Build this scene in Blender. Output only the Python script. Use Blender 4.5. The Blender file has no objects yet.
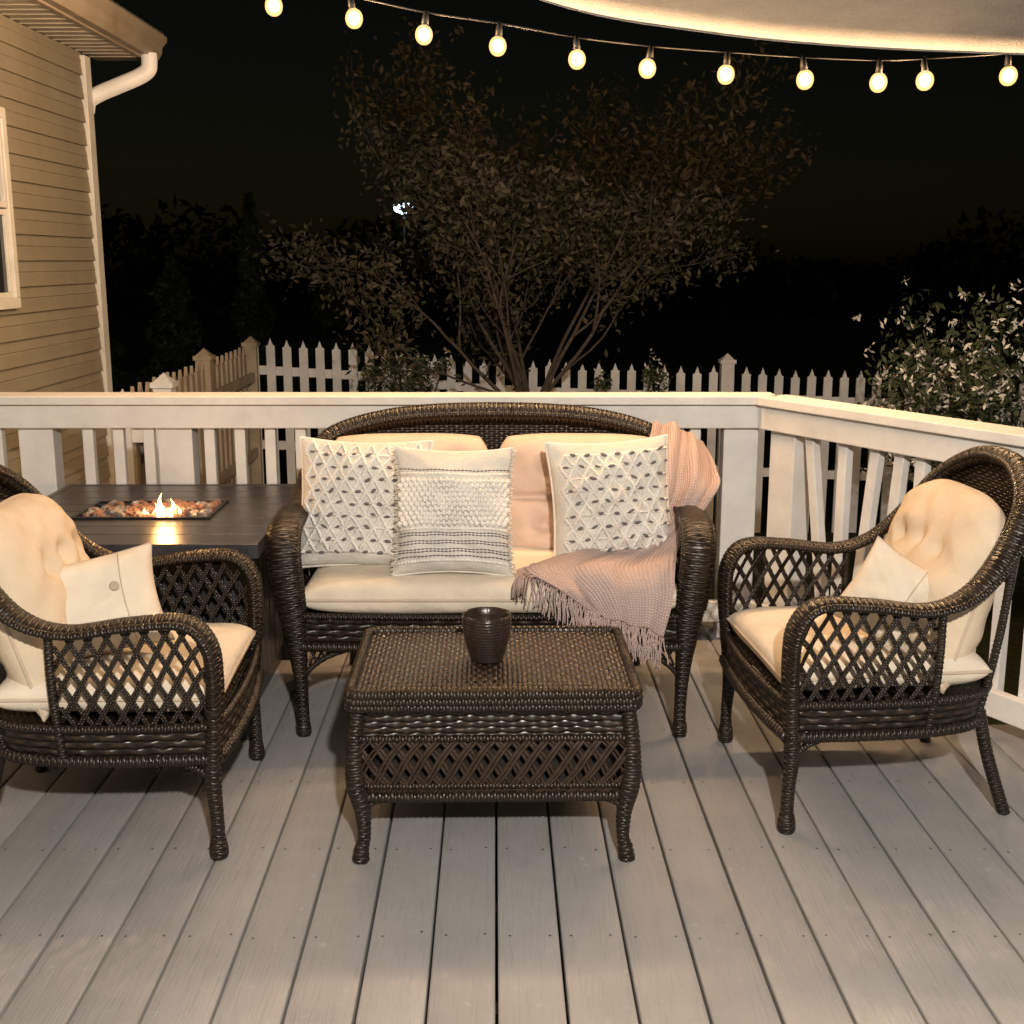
import bpy, math, random
import numpy as np
from mathutils import Vector, Matrix, Euler
random.seed(7); rng=np.random.default_rng(7)
scene=bpy.context.scene
R=math.radians
# ---------------------------------------------------------------- helpers
class MB:
    def __init__(s): s.v=[];s.f=[];s.uv=[];s.n=0
    def grid(s,P,UV=None,flip=False):
        a,b=P.shape[:2]
        idx=np.arange(a*b).reshape(a,b)
        q=np.stack([idx[:-1,:-1],idx[1:,:-1],idx[1:,1:],idx[:-1,1:]],-1).reshape(-1,4)
        if flip: q=q[:,::-1]
        if UV is None:
            g=np.stack(np.meshgrid(np.linspace(0,1,a),np.linspace(0,1,b),indexing='ij'),-1); UV=g
        s.v.append(P.reshape(-1,3)); s.f.append(q+s.n); s.uv.append(UV.reshape(-1,2)[q].reshape(-1,2)); s.n+=a*b
    def quads(s,V,Q,UV=None):
        V=np.asarray(V,float);Q=np.asarray(Q,int)
        if UV is None: UV=V[:,:2]
        s.v.append(V); s.f.append(Q+s.n); s.uv.append(np.asarray(UV)[Q].reshape(-1,2)); s.n+=len(V)
    def box(s,c,d,rz=0,M=None):
        x,y,z=[k/2 for k in d]
        V=np.array([[-x,-y,-z],[x,-y,-z],[x,y,-z],[-x,y,-z],[-x,-y,z],[x,-y,z],[x,y,z],[-x,y,z]])
        if M is not None: V=V@np.array(M.to_3x3()).T
        if rz:
            ca,sa=math.cos(rz),math.sin(rz); V=V@np.array([[ca,-sa,0],[sa,ca,0],[0,0,1]]).T
        V=V+np.array(c)
        s.quads(V,[[3,2,1,0],[4,5,6,7],[0,1,5,4],[1,2,6,5],[2,3,7,6],[3,0,4,7]],UV=V[:,[0,1]]+V[:,[2,2]])
    def tube(s,P,rw,rt=None,w=None,sides=8,ridge=None,cap=True):
        P=np.asarray(P,float); n=len(P)
        rw=np.broadcast_to(np.asarray(rw,float),(n,)).copy()
        rt=rw.copy() if rt is None else np.broadcast_to(np.asarray(rt,float),(n,)).copy()
        T=np.gradient(P,axis=0); T/=np.linalg.norm(T,axis=1,keepdims=True)+1e-9
        if w is None:
            r=np.array([0,0,1.]) if abs(T[0,2])<.9 else np.array([1.,0,0])
            W=np.zeros_like(P); cur=r
            for i in range(n):
                cur=cur-T[i]*np.dot(cur,T[i]); cur/=np.linalg.norm(cur)+1e-9; W[i]=cur
        else: W=np.asarray(w,float)
        N=np.cross(T,W); N/=np.linalg.norm(N,axis=1,keepdims=True)+1e-9
        W=np.cross(N,T)
        L=np.concatenate([[0],np.cumsum(np.linalg.norm(np.diff(P,axis=0),axis=1))])
        th=np.linspace(0,2*np.pi,sides+1)
        m=np.ones((n,sides+1))
        if ridge:
            m=1+ridge[0]*(np.abs(np.cos(np.pi*L[:,None]/ridge[1]+th[None]*ridge[2]/2))-.5)
        G=P[:,None]+W[:,None]*(np.cos(th)[None,:,None]*(rw[:,None]*m)[...,None])+N[:,None]*(np.sin(th)[None,:,None]*(rt[:,None]*m)[...,None])
        UV=np.stack([np.broadcast_to(th/(2*np.pi),(n,sides+1))*2*np.pi*rw.mean(),np.broadcast_to(L[:,None],(n,sides+1))],-1)
        if cap:
            G=np.concatenate([np.repeat(P[:1,None],sides+1,1),G,np.repeat(P[-1:,None],sides+1,1)],0)
            UV=np.concatenate([UV[:1],UV,UV[-1:]],0)
        s.grid(G,UV,flip=True)
    def obj(s,name,mat,parent=None,smooth=True,bevel=0,solid=0):
        me=bpy.data.meshes.new(name)
        V=np.concatenate(s.v);F=np.concatenate(s.f)
        me.from_pydata(V.tolist(),[],F.tolist())
        l=me.uv_layers.new(name="UVMap"); l.data.foreach_set("uv",np.concatenate(s.uv).astype(np.float32).ravel())
        if smooth: me.polygons.foreach_set("use_smooth",[True]*len(me.polygons))
        me.update()
        o=bpy.data.objects.new(name,me); scene.collection.objects.link(o)
        if mat: me.materials.append(mat)
        if parent: o.parent=parent
        if solid:
            m=o.modifiers.new("s",'SOLIDIFY');m.thickness=solid;m.offset=0
        if bevel:
            m=o.modifiers.new("b",'BEVEL');m.width=bevel;m.segments=2;m.limit_method='ANGLE'
        return o
def empty(name,loc=(0,0,0),rz=0):
    e=bpy.data.objects.new(name,None);scene.collection.objects.link(e);e.location=loc;e.rotation_euler=(0,0,rz);e.empty_display_size=.1;return e
def cr(C,per=20):
    C=np.asarray(C,float); Q=np.concatenate([2*C[:1]-C[1:2],C,2*C[-1:]-C[-2:-1]])
    out=[]
    for i in range(len(C)-1):
        p0,p1,p2,p3=Q[i:i+4]
        t=np.linspace(0,1,per,endpoint=False)[:,None]
        out.append(.5*((2*p1)+(-p0+p2)*t+(2*p0-5*p1+4*p2-p3)*t**2+(-p0+3*p1-3*p2+p3)*t**3))
    out.append(C[-1:]); return np.concatenate(out)
def arc(A,step):
    L=np.concatenate([[0],np.cumsum(np.linalg.norm(np.diff(A[:,:3],axis=0),axis=1))])
    n=max(3,int(L[-1]/step)); t=np.linspace(0,L[-1],n)
    return np.stack([np.interp(t,L,A[:,k]) for k in range(A.shape[1])],-1)
# ---------------------------------------------------------------- materials
class NT:
    def __init__(s,name):
        s.m=bpy.data.materials.new(name);s.m.use_nodes=True;s.t=s.m.node_tree
        s.b=s.t.nodes["Principled BSDF"];s.out=s.t.nodes["Material Output"]
    def n(s,ty,**k):
        x=s.t.nodes.new(ty)
        for a,b in k.items(): setattr(x,a,b)
        return x
    def set(s,sock,val):
        if isinstance(val,bpy.types.NodeSocket): s.t.links.new(val,sock)
        else: sock.default_value=val
    def math(s,op,a,b=0,c=None):
        x=s.n('ShaderNodeMath',operation=op); s.set(x.inputs[0],a); s.set(x.inputs[1],b)
        if c is not None: s.set(x.inputs[2],c)
        return x.outputs[0]
    def mix(s,f,a,b,bt='MIX'):
        x=s.n('ShaderNodeMix',data_type='RGBA',blend_type=bt)
        s.set(x.inputs[0],f)
        for i,v in ((6,a),(7,b)):
            s.set(x.inputs[i],v if isinstance(v,bpy.types.NodeSocket) else (*v,1) if len(v)==3 else v)
        return x.outputs[2]
    def coord(s,k='Object',scale=(1,1,1)):
        c=s.n('ShaderNodeTexCoord'); m=s.n('ShaderNodeMapping'); m.inputs['Scale'].default_value=scale
        s.t.links.new(c.outputs[k],m.inputs[0]); return m.outputs[0]
    def noise(s,v,scale,detail=4,rough=.55):
        x=s.n('ShaderNodeTexNoise'); s.t.links.new(v,x.inputs['Vector']); x.inputs['Scale'].default_value=scale
        x.inputs['Detail'].default_value=detail; x.inputs['Roughness'].default_value=rough; return x.outputs['Fac']
    def ramp(s,f,a,b,lo=0,hi=1):
        x=s.n('ShaderNodeMapRange'); s.set(x.inputs[0],f)
        for i,v in enumerate((a,b,lo,hi)): x.inputs[i+1].default_value=v
        return x.outputs[0]
    def bump(s,h,st=.5,dist=.002,prev=None):
        x=s.n('ShaderNodeBump'); s.set(x.inputs['Height'],h); x.inputs['Strength'].default_value=st; x.inputs['Distance'].default_value=dist
        if prev: s.t.links.new(prev,x.inputs['Normal'])
        s.t.links.new(x.outputs[0],s.b.inputs['Normal']); return x.outputs[0]
    def fin(s,col=None,rough=.5,metal=0,spec=.5):
        if col is not None: s.set(s.b.inputs['Base Color'],col if isinstance(col,bpy.types.NodeSocket) else (*col,1))
        s.set(s.b.inputs['Roughness'],rough); s.b.inputs['Metallic'].default_value=metal; s.b.inputs['Specular IOR Level'].default_value=spec
        return s.m
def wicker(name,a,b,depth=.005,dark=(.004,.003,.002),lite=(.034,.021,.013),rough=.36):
    t=NT(name); c=t.n('ShaderNodeTexCoord'); sp=t.n('ShaderNodeSeparateXYZ'); t.t.links.new(c.outputs['UV'],sp.inputs[0])
    u,v=sp.outputs[0],sp.outputs[1]
    nz=t.noise(t.coord('Object'),35,1)
    vb=t.math('ADD',t.math('DIVIDE',v,b),t.math('MULTIPLY',nz,.45)); row=t.math('FLOOR',vb); fr=t.math('FRACT',vb)
    pr=t.math('SUBTRACT',1,t.math('POWER',t.math('ABSOLUTE',t.math('SUBTRACT',t.math('MULTIPLY',fr,2),1)),2.5))
    ov=t.math('COSINE',t.math('ADD',t.math('MULTIPLY',u,math.pi/a),t.math('MULTIPLY',row,math.pi)))
    h=t.math('MULTIPLY',pr,t.math('ADD',t.math('MULTIPLY',ov,.42),.58))
    wn=t.n('ShaderNodeTexWhiteNoise',noise_dimensions='1D'); t.t.links.new(row,wn.inputs['W'])
    col=t.mix(t.math('MULTIPLY',h,t.math('ADD',t.ramp(nz,.3,.7,.45,1.0),t.math('MULTIPLY',wn.outputs['Value'],.3))),dark,lite)  # gaps between strands darkened in the colour, as painted crevice shade
    t.bump(h,1,depth)
    return t.fin(col,t.ramp(nz,.3,.7,rough-.08,rough+.14),0,.5)
M_wk=wicker("wicker_fine",.016,.0085,.004)
M_wkc=wicker("wicker_coarse",.034,.02,.009)
M_wrap=wicker("wicker_wrap",.022,.008,.003)
def fabric(name,col,sc=420,bump=.0012,var=.08,rough=.9):
    t=NT(name); o=t.coord('Object')
    n=t.noise(o,9,3)
    f=t.noise(o,sc,2)
    c=t.mix(t.ramp(n,.3,.7,0,1),tuple(k*(1-var) for k in col),tuple(min(1,k*(1+var)) for k in col))
    c=t.mix(t.ramp(f,.35,.65,0,.25),c,tuple(k*.7 for k in col))
    p=t.bump(n,.5,.020); t.bump(f,.6,bump,p)
    return t.fin(c,rough,0,.2)
M_cush=fabric("cushion_cream",(.65,.54,.41)); M_cushp=fabric("cushion_blush",(.67,.51,.42))
M_seat=fabric("cushion_seat",(.68,.61,.51)); M_pipe=fabric("piping",(.52,.43,.34))
M_white=fabric("knit_white",(.64,.62,.58),160,.003); M_grey=fabric("yarn_grey",(.17,.16,.165),200,.003)
M_yarn=fabric("yarn_white",(.82,.80,.76),260,.003); M_btn=fabric("button_beige",(.42,.35,.28),200,.001)
def knit(name,col):
    t=NT(name); c=t.n('ShaderNodeTexCoord'); sp=t.n('ShaderNodeSeparateXYZ'); t.t.links.new(c.outputs['UV'],sp.inputs[0])
    u,v=sp.outputs[0],sp.outputs[1]
    fu=t.math('FRACT',t.math('DIVIDE',u,.012)); au=t.math('ABSOLUTE',t.math('SUBTRACT',fu,.5))
    fv=t.math('FRACT',t.math('ADD',t.math('DIVIDE',v,.010),t.math('MULTIPLY',au,1.2)))
    h=t.math('MULTIPLY',t.math('SINE',t.math('MULTIPLY',fv,math.pi)),t.math('SINE',t.math('MULTIPLY',fu,math.pi)))
    col2=t.mix(t.ramp(h,0,.7,0,1),tuple(k*.66 for k in col),col)
    t.bump(h,1,.004); return t.fin(col2,.9,0,.2)
M_knit=knit("blanket_knit",(.68,.53,.50))
def paint(name,col,sc=6,rough=.45,dirt=.12):
    t=NT(name); o=t.coord('Object'); n=t.noise(o,sc,5,.65)
    c=t.mix(t.ramp(n,.35,.75,0,1),col,tuple(k*(1-dirt*2) for k in col))
    t.bump(t.noise(o,90,3),.15,.002); return t.fin(c,t.ramp(n,.3,.7,rough-.07,rough+.15),0,.4)
M_rail=paint("white_rail_paint",(.76,.755,.74)); M_fence=paint("fence_white",(.82,.83,.83),4,.6,.12); M_fencetan=paint("fence_tan",(.50,.41,.30),5,.7,.2)
M_trim=paint("house_trim",(.64,.63,.58)); M_fascia=paint("fascia_tan",(.33,.28,.22)); M_siding=paint("siding_tan",(.265,.232,.172),3,.55,.10)
M_pipew=paint("downspout",(.78,.78,.77)); M_soffit=paint("soffit",(.42,.40,.36))
t=NT("deck_paint"); o=t.coord('UV'); og=t.coord('UV',(26,1.1,1)); n1=t.noise(og,6,6,.65); n2=t.noise(o,2.2,5,.6); n3=t.noise(o,30,3)
att=t.n('ShaderNodeAttribute',attribute_name="bt")
c=t.mix(t.ramp(n2,.3,.72,0,1),(.37,.375,.385),(.265,.268,.275)); c=t.mix(t.ramp(n1,.54,.8,0,.6),c,(.15,.148,.145)); c=t.mix(t.math('MULTIPLY',att.outputs['Fac'],.45),c,(.22,.22,.225))
c=t.mix(t.ramp(n3,.64,.78,0,.4),c,(.46,.45,.44))
p=t.bump(n1,.7,.0035); t.bump(n3,.3,.0015,p); M_deck=t.fin(c,t.ramp(n2,.3,.7,.36,.60),0,.45)
def plain(name,col,rough=.5,metal=0,sc=20,var=.25,bump=.15,spec=.5):
    t=NT(name);o=t.coord('Object');n=t.noise(o,sc,4); c=t.mix(t.ramp(n,.3,.7,0,1),tuple(k*(1-var) for k in col),tuple(k*(1+var) for k in col))
    t.bump(n,bump,.004); return t.fin(c,rough,metal,spec)
def emis(name,col,st):
    t=NT(name); e=t.n('ShaderNodeEmission'); e.inputs[0].default_value=(*col,1); e.inputs[1].default_value=st; t.t.links.new(e.outputs[0],t.out.inputs[0]); return t.m
M_tabledark=plain("table_slats",(.032,.033,.038),.32,0,30,.3,.1); M_metal=plain("dark_metal",(.02,.02,.022),.4,.6)
M_mug=plain("candle_ceramic",(.022,.016,.013),.25,0,60,.3,.4); M_wax=plain("wax",(.35,.28,.22),.5)
M_lava=plain("lava_rock",(.13,.07,.055),.8,0,40,.6,.8); M_lava2=plain("lava_rock_grey",(.14,.13,.13),.5,0,40,.6,.8)
M_cable=plain("cable",(.01,.01,.01),.6); M_screw=plain("screw",(.10,.095,.09),.4,.5)
M_bulb=emis("bulb_filament",(1,.82,.52),20)
t=NT("bulb_halo_glass"); tr=t.n('ShaderNodeBsdfTransparent'); e=t.n('ShaderNodeEmission'); e.inputs[0].default_value=(1,.55,.20,1); e.inputs[1].default_value=3.4  # glass globe with orange emission mixed in to paint the bulb's halo
mx=t.n('ShaderNodeMixShader'); mx.inputs[0].default_value=.32; t.t.links.new(tr.outputs[0],mx.inputs[1]); t.t.links.new(e.outputs[0],mx.inputs[2]); t.t.links.new(mx.outputs[0],t.out.inputs[0]); M_haloglass=t.m
M_flame=emis("flame",(1,.50,.14),14); M_flame2=emis("flame_core",(1,.8,.5),30)
M_yardlamp=emis("yard_lamp_glow",(.6,.8,1),6)
t=NT("window_glass"); M_win=t.fin((.02,.022,.025),.08,0,.6)
def foliage(name,c1,c2,rough=.6):
    t=NT(name); g=t.n('ShaderNodeNewGeometry'); c=t.mix(g.outputs['Random Per Island'],c1,c2)
    return t.fin(c,rough,0,.3)
M_leaf=foliage("tree_leaf",(.030,.036,.018),(.075,.062,.042),.7); M_bark=plain("bark",(.06,.05,.04),.85,0,25,.4,.8)
M_bush=foliage("bush_leaf",(.030,.048,.022),(.08,.10,.05)); M_flower=foliage("bush_flower",(.6,.6,.56),(.8,.8,.76)); M_arb=foliage("arborvitae_leaf",(.012,.02,.008),(.03,.04,.016)); M_far=foliage("far_leaf",(.008,.011,.006),(.02,.02,.01))
t=NT("grass"); o=t.coord('Object'); n=t.noise(o,.6,5); n2=t.noise(o,25,4); c=t.mix(t.ramp(n,.3,.7,0,1),(.025,.035,.012),(.045,.05,.02)); c=t.mix(t.ramp(n2,.4,.7,0,.6),c,(.02,.022,.01)); t.bump(n2,.8,.05); M_grass=t.fin(c,.9,0,.2)
t=NT("canvas"); o=t.coord('Object'); n=t.noise(o,12,5,.7); n2=t.noise(o,160,3); c=t.mix(t.ramp(n,.3,.7,0,1),(.29,.305,.325),(.37,.39,.41)); c=t.mix(t.ramp(n2,.4,.6,0,.45),c,(.22,.225,.24)); t.bump(n2,.7,.004); M_canvas=t.fin(c,.9,0,.2)
# ---------------------------------------------------------------- camera / world
cam=bpy.data.cameras.new("camera"); co=bpy.data.objects.new("camera",cam); scene.collection.objects.link(co); scene.camera=co
co.location=(0,0,1.487); co.rotation_euler=(R(90-11.86),0,0); cam.sensor_width=36; cam.lens=36*1200/1024; cam.clip_end=600; cam.clip_start=.05
w=bpy.data.worlds.new("World"); scene.world=w; w.use_nodes=True; wt=w.node_tree; bg=wt.nodes["Background"]
sk=wt.nodes.new('ShaderNodeTexSky'); sk.sky_type='NISHITA'; sk.sun_disc=False; sk.sun_elevation=R(12); sk.sun_rotation=R(150); sk.altitude=100
hsv=wt.nodes.new('ShaderNodeMix'); hsv.data_type='RGBA'; hsv.blend_type='MULTIPLY'; hsv.inputs[0].default_value=1; hsv.inputs[7].default_value=(1,.80,.50,1)
wt.links.new(sk.outputs[0],hsv.inputs[6]); wt.links.new(hsv.outputs[2],bg.inputs[0]); bg.inputs[1].default_value=.0009
sl=bpy.data.lights.new("moonlight",'SUN'); sl.energy=.06; sl.angle=R(2); sl.color=(.75,.85,1); so=bpy.data.objects.new("moonlight",sl); scene.collection.objects.link(so)
so.rotation_euler=(R(70),0,R(-30))
scene.view_settings.view_transform='Standard'; scene.view_settings.look='None'; scene.view_settings.exposure=0
def plight(name,loc,P,col,rad,parent=None):
    l=bpy.data.lights.new(name,'POINT'); l.energy=P; l.color=col; l.shadow_soft_size=rad; o=bpy.data.objects.new(name,l); scene.collection.objects.link(o); o.location=loc
    if parent: o.parent=parent
    return o
# ---------------------------------------------------------------- ground
g=MB(); P=np.zeros((60,60,3)); xs=np.linspace(-150,150,60); P[...,0]=xs[:,None]; P[...,1]=(xs+130)[None]; P[...,2]=-.7; g.grid(P); g.obj("ground",M_grass)
# ---------------------------------------------------------------- deck
deck=empty("wooden_deck"); b=MB(); sc_=MB(); bt=[]
prof=np.array([(-.0685,-.035),(-.0685,-.005),(-.0675,-.002),(-.064,-.0004),(-.03,.0003),(0,0),(.03,.0003),(.064,-.0004),(.0675,-.002),(.0685,-.005),(.0685,-.035)])
for k in range(-16,26):
    x0=k*.143+.0715
    yend=4.86 if x0<1.0 else 4.86-(x0-1.0)*1.80
    if yend<-1 or x0<-2.19: continue
    y0=-1.6; wob=rng.normal(0,.0008)
    n=12; ys=np.linspace(y0,yend,n); P=np.zeros((n,len(prof),3)); z=rng.normal(0,.0008)
    P[...,0]=x0+prof[None,:,0]-.014*ys[:,None]+wob; P[...,1]=ys[:,None]; P[...,2]=prof[None,:,1]+z
    UV=np.zeros((n,len(prof),2)); UV[...,0]=P[...,0]+k*3.7; UV[...,1]=P[...,1]+k*1.31
    b.grid(P,UV,flip=True); bt+= [rng.random()]*(n*len(prof))
    for j in np.arange(-1.2,yend-.05,.405):
        for sx in (-.045,.045):
            a=np.linspace(0,2*np.pi,9)[:-1]; cx,cy=x0+sx-.014*j+rng.normal(0,.003),j+rng.normal(0,.006)
            V=[(cx+.0034*math.cos(q),cy+.0034*math.sin(q),.0012+z) for q in a]
            sc_.quads(V,[[0,1,2,3],[0,3,4,7],[4,5,6,7]])
ob=b.obj("deck_boards",M_deck,deck); at=ob.data.attributes.new("bt",'FLOAT','POINT'); at.data.foreach_set("value",bt)
sc_.obj("deck_screws",M_screw,deck,False)
b=MB()
for y in np.arange(-1.4,4.8,.405): b.box((-.3 if y>2.9 else .3,y,-.14),(3.4 if y>2.9 else 4.4,.04,.19))
b.box((-.6,4.84,-.19),(3.3,.03,.24)); b.obj("deck_joists",plain("joist_wood",(.12,.09,.06),.8),deck,False)
# ---------------------------------------------------------------- railing
rl=empty("deck_railing"); b=MB()
def rail_run(p0,p1,posts,ext0=0,ext1=0,leans={}):
    p0=np.array(p0,float);p1=np.array(p1,float); d=p1-p0; L=np.linalg.norm(d); d/=L; a=math.atan2(d[1],d[0]); nrm=np.array([d[1],-d[0]])
    if nrm[1]>0: nrm=-nrm
    def bx(s0,s1,off,zc,wd,ht):
        c=p0+d*(s0+s1)/2+nrm*off; b.box((c[0],c[1],zc),(s1-s0,wd,ht),rz=a)
    bx(-ext0,L+ext1,0,.963,.15,.034)
    bx(0,L,.030,.898,.036,.09)
    bx(0,L,.030,.12,.036,.085)
    for s in posts:
        c=p0+d*s-nrm*.035; b.box((c[0],c[1],.47),(.135,.09,.95),rz=a)
    s=.06; k=0
    while s<L-.03:
        if all(abs(s-q)>.085 for q in posts):
            c=p0+d*s-nrm*.008; ln=leans.get(k,0); M=Matrix.Rotation(ln,4,'Y') if ln else None
            b.box((c[0],c[1],.5+random.uniform(-.003,.003)),(.042,.036,.80),rz=a+random.uniform(-.02,.02),M=M); k+=1
        s+=.118
rail_run((-2.18,4.63),(.97,4.63),[.33,.87,2.0,3.07],ext1=.045)
rail_run((.985,4.60),(2.75,1.43),[.10,1.5,3.0],ext0=-.02,leans={0:-.16,2:.10,3:.08})
b.obj("railing_boards",M_rail,rl,False,bevel=.004)
# ---------------------------------------------------------------- house
hs=empty("beige_siding_house"); b=MB(); hX=-2.2; Yc=6.46
e=.115; rows=int((2.52+.7)/e)+1; zz=[];xx=[]
for i in range(rows):
    z=-.7+i*e
    for fz,fx in ((0,.004),(.0,.017),(.035,.013),(.058,.0115),(.062,.009),(.066,.0125),(.115,.003)):
        zz.append(min(z+fz*e/.115,2.53));xx.append(hX+fx)
ys=np.linspace(-3,Yc,40); P=np.zeros((len(zz),40,3)); P[...,0]=np.array(xx)[:,None]; P[...,1]=ys[None]; P[...,2]=np.array(zz)[:,None]; b.grid(P,flip=True)
b.obj("siding",M_siding,hs,False)
b=MB(); b.box((hX-3,Yc-.02,.91),(6,.04,3.22)); b.box((hX-3,-3,.91),(6,.04,3.22)); b.obj("end_walls",M_siding,hs,False)
b=MB(); b.box((hX-.01,Yc+.012,.905),(.085,.085,3.2))
def frame(y0,y1,z0,z1,t_,x,d):
    b.box((x,(y0+y1)/2,z0+t_/2),(d,y1-y0-.001,t_)); b.box((x,(y0+y1)/2,z1-t_/2),(d,y1-y0-.001,t_)); b.box((x,y0+t_/2,(z0+z1)/2),(d,t_,z1-z0-2*t_)); b.box((x,y1-t_/2,(z0+z1)/2),(d,t_,z1-z0-2*t_))
frame(4.41,5.35,1.28,2.12,.045,hX+.022,.044); frame(4.455,5.305,1.325,1.70,.025,hX+.016,.03); frame(4.455,5.305,1.705,2.075,.025,hX+.024,.03)
b.obj("trim_and_window_frame",M_trim,hs,False,bevel=.003)
b=MB(); b.box((hX+.014,4.88,1.7),(.01,.82,.72)); b.obj("window_glass",M_win,hs,False)
b=MB(); b.box((-2.075,1.85,2.535),(.26,9.8,.02)); 
for y in np.arange(-3,6.7,.10): b.box((-2.075,y,2.523),(.25,.012,.006))
b.obj("soffit",M_soffit,hs,False)
b=MB(); b.box((-1.94,1.86,2.585),(.025,9.84,.13))
pr=np.array([(-1.925,2.53),(-1.885,2.53),(-1.865,2.56),(-1.862,2.59),(-1.835,2.62),(-1.835,2.645),(-1.845,2.645)])
P=np.zeros((2,len(pr),3)); P[...,0]=pr[None,:,0];P[...,2]=pr[None,:,1];P[0,:,1]=-3;P[1,:,1]=6.76; b.grid(P)
V=[(x,6.76,z) for x,z in pr]+[(-1.925,6.76,2.645)]; b.quads(V,[[0,1,2,3],[0,3,4,7],[4,5,6,7]])
b.obj("fascia_and_gutter",M_fascia,hs,False)
b=MB(); V=[(-1.86,-3.1,2.65),(-1.86,6.8,2.65),(-5.2,6.8,3.9),(-5.2,-3.1,3.9),(-1.86,-3.1,2.67),(-1.86,6.8,2.67),(-5.2,6.8,3.92),(-5.2,-3.1,3.92)]
b.quads(V,[[0,1,2,3],[7,6,5,4],[0,4,5,1],[1,5,6,2]]); b.obj("roof",plain("shingles",(.08,.075,.07),.9,0,40,.4,.6),hs,False)
b=MB(); A=cr([(-1.89,6.60,2.54),(-1.89,6.60,2.49),(-1.90,6.60,2.455),(-1.95,6.59,2.42),(-2.05,6.57,2.375),(-2.15,6.55,2.33),(-2.20,6.545,2.295),(-2.215,6.545,2.24)],8)
b.tube(A,.042,.034,sides=12,cap=True); b.obj("downspout",M_pipew,hs)
# ---------------------------------------------------------------- picket fence
def fence(name,pts,spacing,mat,ph=1.15,posts=()):
    e=empty(name); b=MB(); P=arc(np.array(pts,float),spacing); L=len(P)
    for i in range(L-1):
        d=P[min(i+1,L-1)]-P[i]; a=math.atan2(d[1],d[0])+rng.normal(0,.02); x,y,zt=P[i]; zt+=rng.normal(0,.007); zb=zt-ph
        wd,th=.068,.02
        prf=[(-wd/2,zb),(wd/2,zb),(wd/2,zt-.06),(wd/2*.55,zt-.055),(0,zt),(-wd/2*.55,zt-.055),(-wd/2,zt-.06)]
        ca,sa=math.cos(a),math.sin(a); V=[]
        for oy in (-th/2,th/2):
            for u,z in prf+[(0,zt-.06)]: V.append((x+u*ca-oy*sa,y+u*sa+oy*ca,z))
        S=[[1,0,8,9],[2,1,9,10],[3,2,10,11],[4,3,11,12],[5,4,12,13],[6,5,13,14],[0,6,14,8]]
        V=np.array(V)
        V=np.vstack([V,(V[5]+V[4])/2,(V[13]+V[12])/2])
        Q=[[0,1,2,6],[6,2,3,5],[5,3,4,16]]; Q2=[[14,10,9,8],[13,11,10,14],[17,12,11,13]]
        b.quads(V,Q+Q2+S)
    for k in (-.25,-.85):
        for i in range(L-1):
            m=(P[i]+P[i+1])/2; d=P[i+1]-P[i]; a=math.atan2(d[1],d[0]); l=np.linalg.norm(d[:2])
            b.box((m[0]-math.sin(a)*-.03,m[1]+.03,m[2]+k),(l*1.0,.03,.07),rz=a)
    for (x,y,z) in posts:
        b.box((x,y+.03,z/2-.35+.02),(.10,.10,z+.7)); b.box((x,y+.03,z+.035),(.125,.125,.03))
        q=.05; b.quads([(x-q,y+.03-q,z+.05),(x+q,y+.03-q,z+.05),(x+q,y+.03+q,z+.05),(x-q,y+.03+q,z+.05),(x,y+.03,z+.10),(x+.001,y+.03,z+.10)],[[0,1,5,4],[1,2,5,4],[2,3,4,5],[3,0,4,5]])
    b.obj("pickets",mat,e,False)
fence("picket_fence",[(-2.05,9.6,.88),(-1.2,9.6,.83),(-.3,9.6,.73),(.6,9.6,.69),(1.7,9.6,.66),(3.0,9.6,.61),(4.2,9.6,.58),(7.5,9.6,.56)],.128,M_fence,1.35,[(1.72,9.6,.66)])
fence("picket_fence",[(-2.12,6.7,.80),(-2.08,9.5,.83)],.125,M_fencetan,1.4,[(-2.1,8.2,.80),(-2.07,9.55,.80)])
fence("picket_fence",[(-2.15,6.62,.78),(-1.8,6.62,.76)],.125,M_fence,1.4,[(-1.92,6.6,.78)])
# ---------------------------------------------------------------- vegetation
def leaf_quads(mb,C,size,flat=.3):
    n=len(C); a=rng.normal(size=(n,3)); a/=np.linalg.norm(a,axis=1,keepdims=True); c=rng.normal(size=(n,3)); c[:,2]+=flat
    c=np.cross(a,c); c/=np.linalg.norm(c,axis=1,keepdims=True)+1e-9
    s=(size*rng.uniform(.6,1.3,n))[:,None]
    V=np.stack([C-a*s,C-c*s*.42,C+a*s,C+c*s*.42],1).reshape(-1,3); Q=np.arange(4*n).reshape(n,4); mb.quads(V,Q)
tree=empty("garden_tree",(.12,8.6,-.7)); br=MB(); leaves=[]
def grow(p,d,l,r,lv):
    n=6; pts=[p]; cur=p.copy(); dd=d.copy()
    for i in range(n):
        dd=dd+rng.normal(0,.09,3)+np.array([0,0,.035]); dd/=np.linalg.norm(dd); cur=cur+dd*l/n; pts.append(cur.copy())
    br.tube(np.array(pts),np.linspace(r,r*.55,n+1),sides=6 if r>.01 else 4)
    if lv>=2:
        for q in pts[1:]:
            if lv==2 and rng.random()<.3: continue
            if q[2]<1.6 and rng.random()<.5: continue
            k=rng.integers(4,12) if lv<4 else rng.integers(6,17)
            leaves.append(q+rng.normal(0,.085,(k,3)))
    if lv<4:
        for i in range(3):
            j=rng.integers(2,n+1) if i else n
            q=rng.normal(size=3); q-=dd*np.dot(q,dd); q/=np.linalg.norm(q)
            nd=dd*.9+q*rng.uniform(.3,.7); nd[2]=max(nd[2],-.02); nd/=np.linalg.norm(nd)
            grow(pts[j],nd,l*rng.uniform(.6,.8),r*.55,lv+1)
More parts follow.
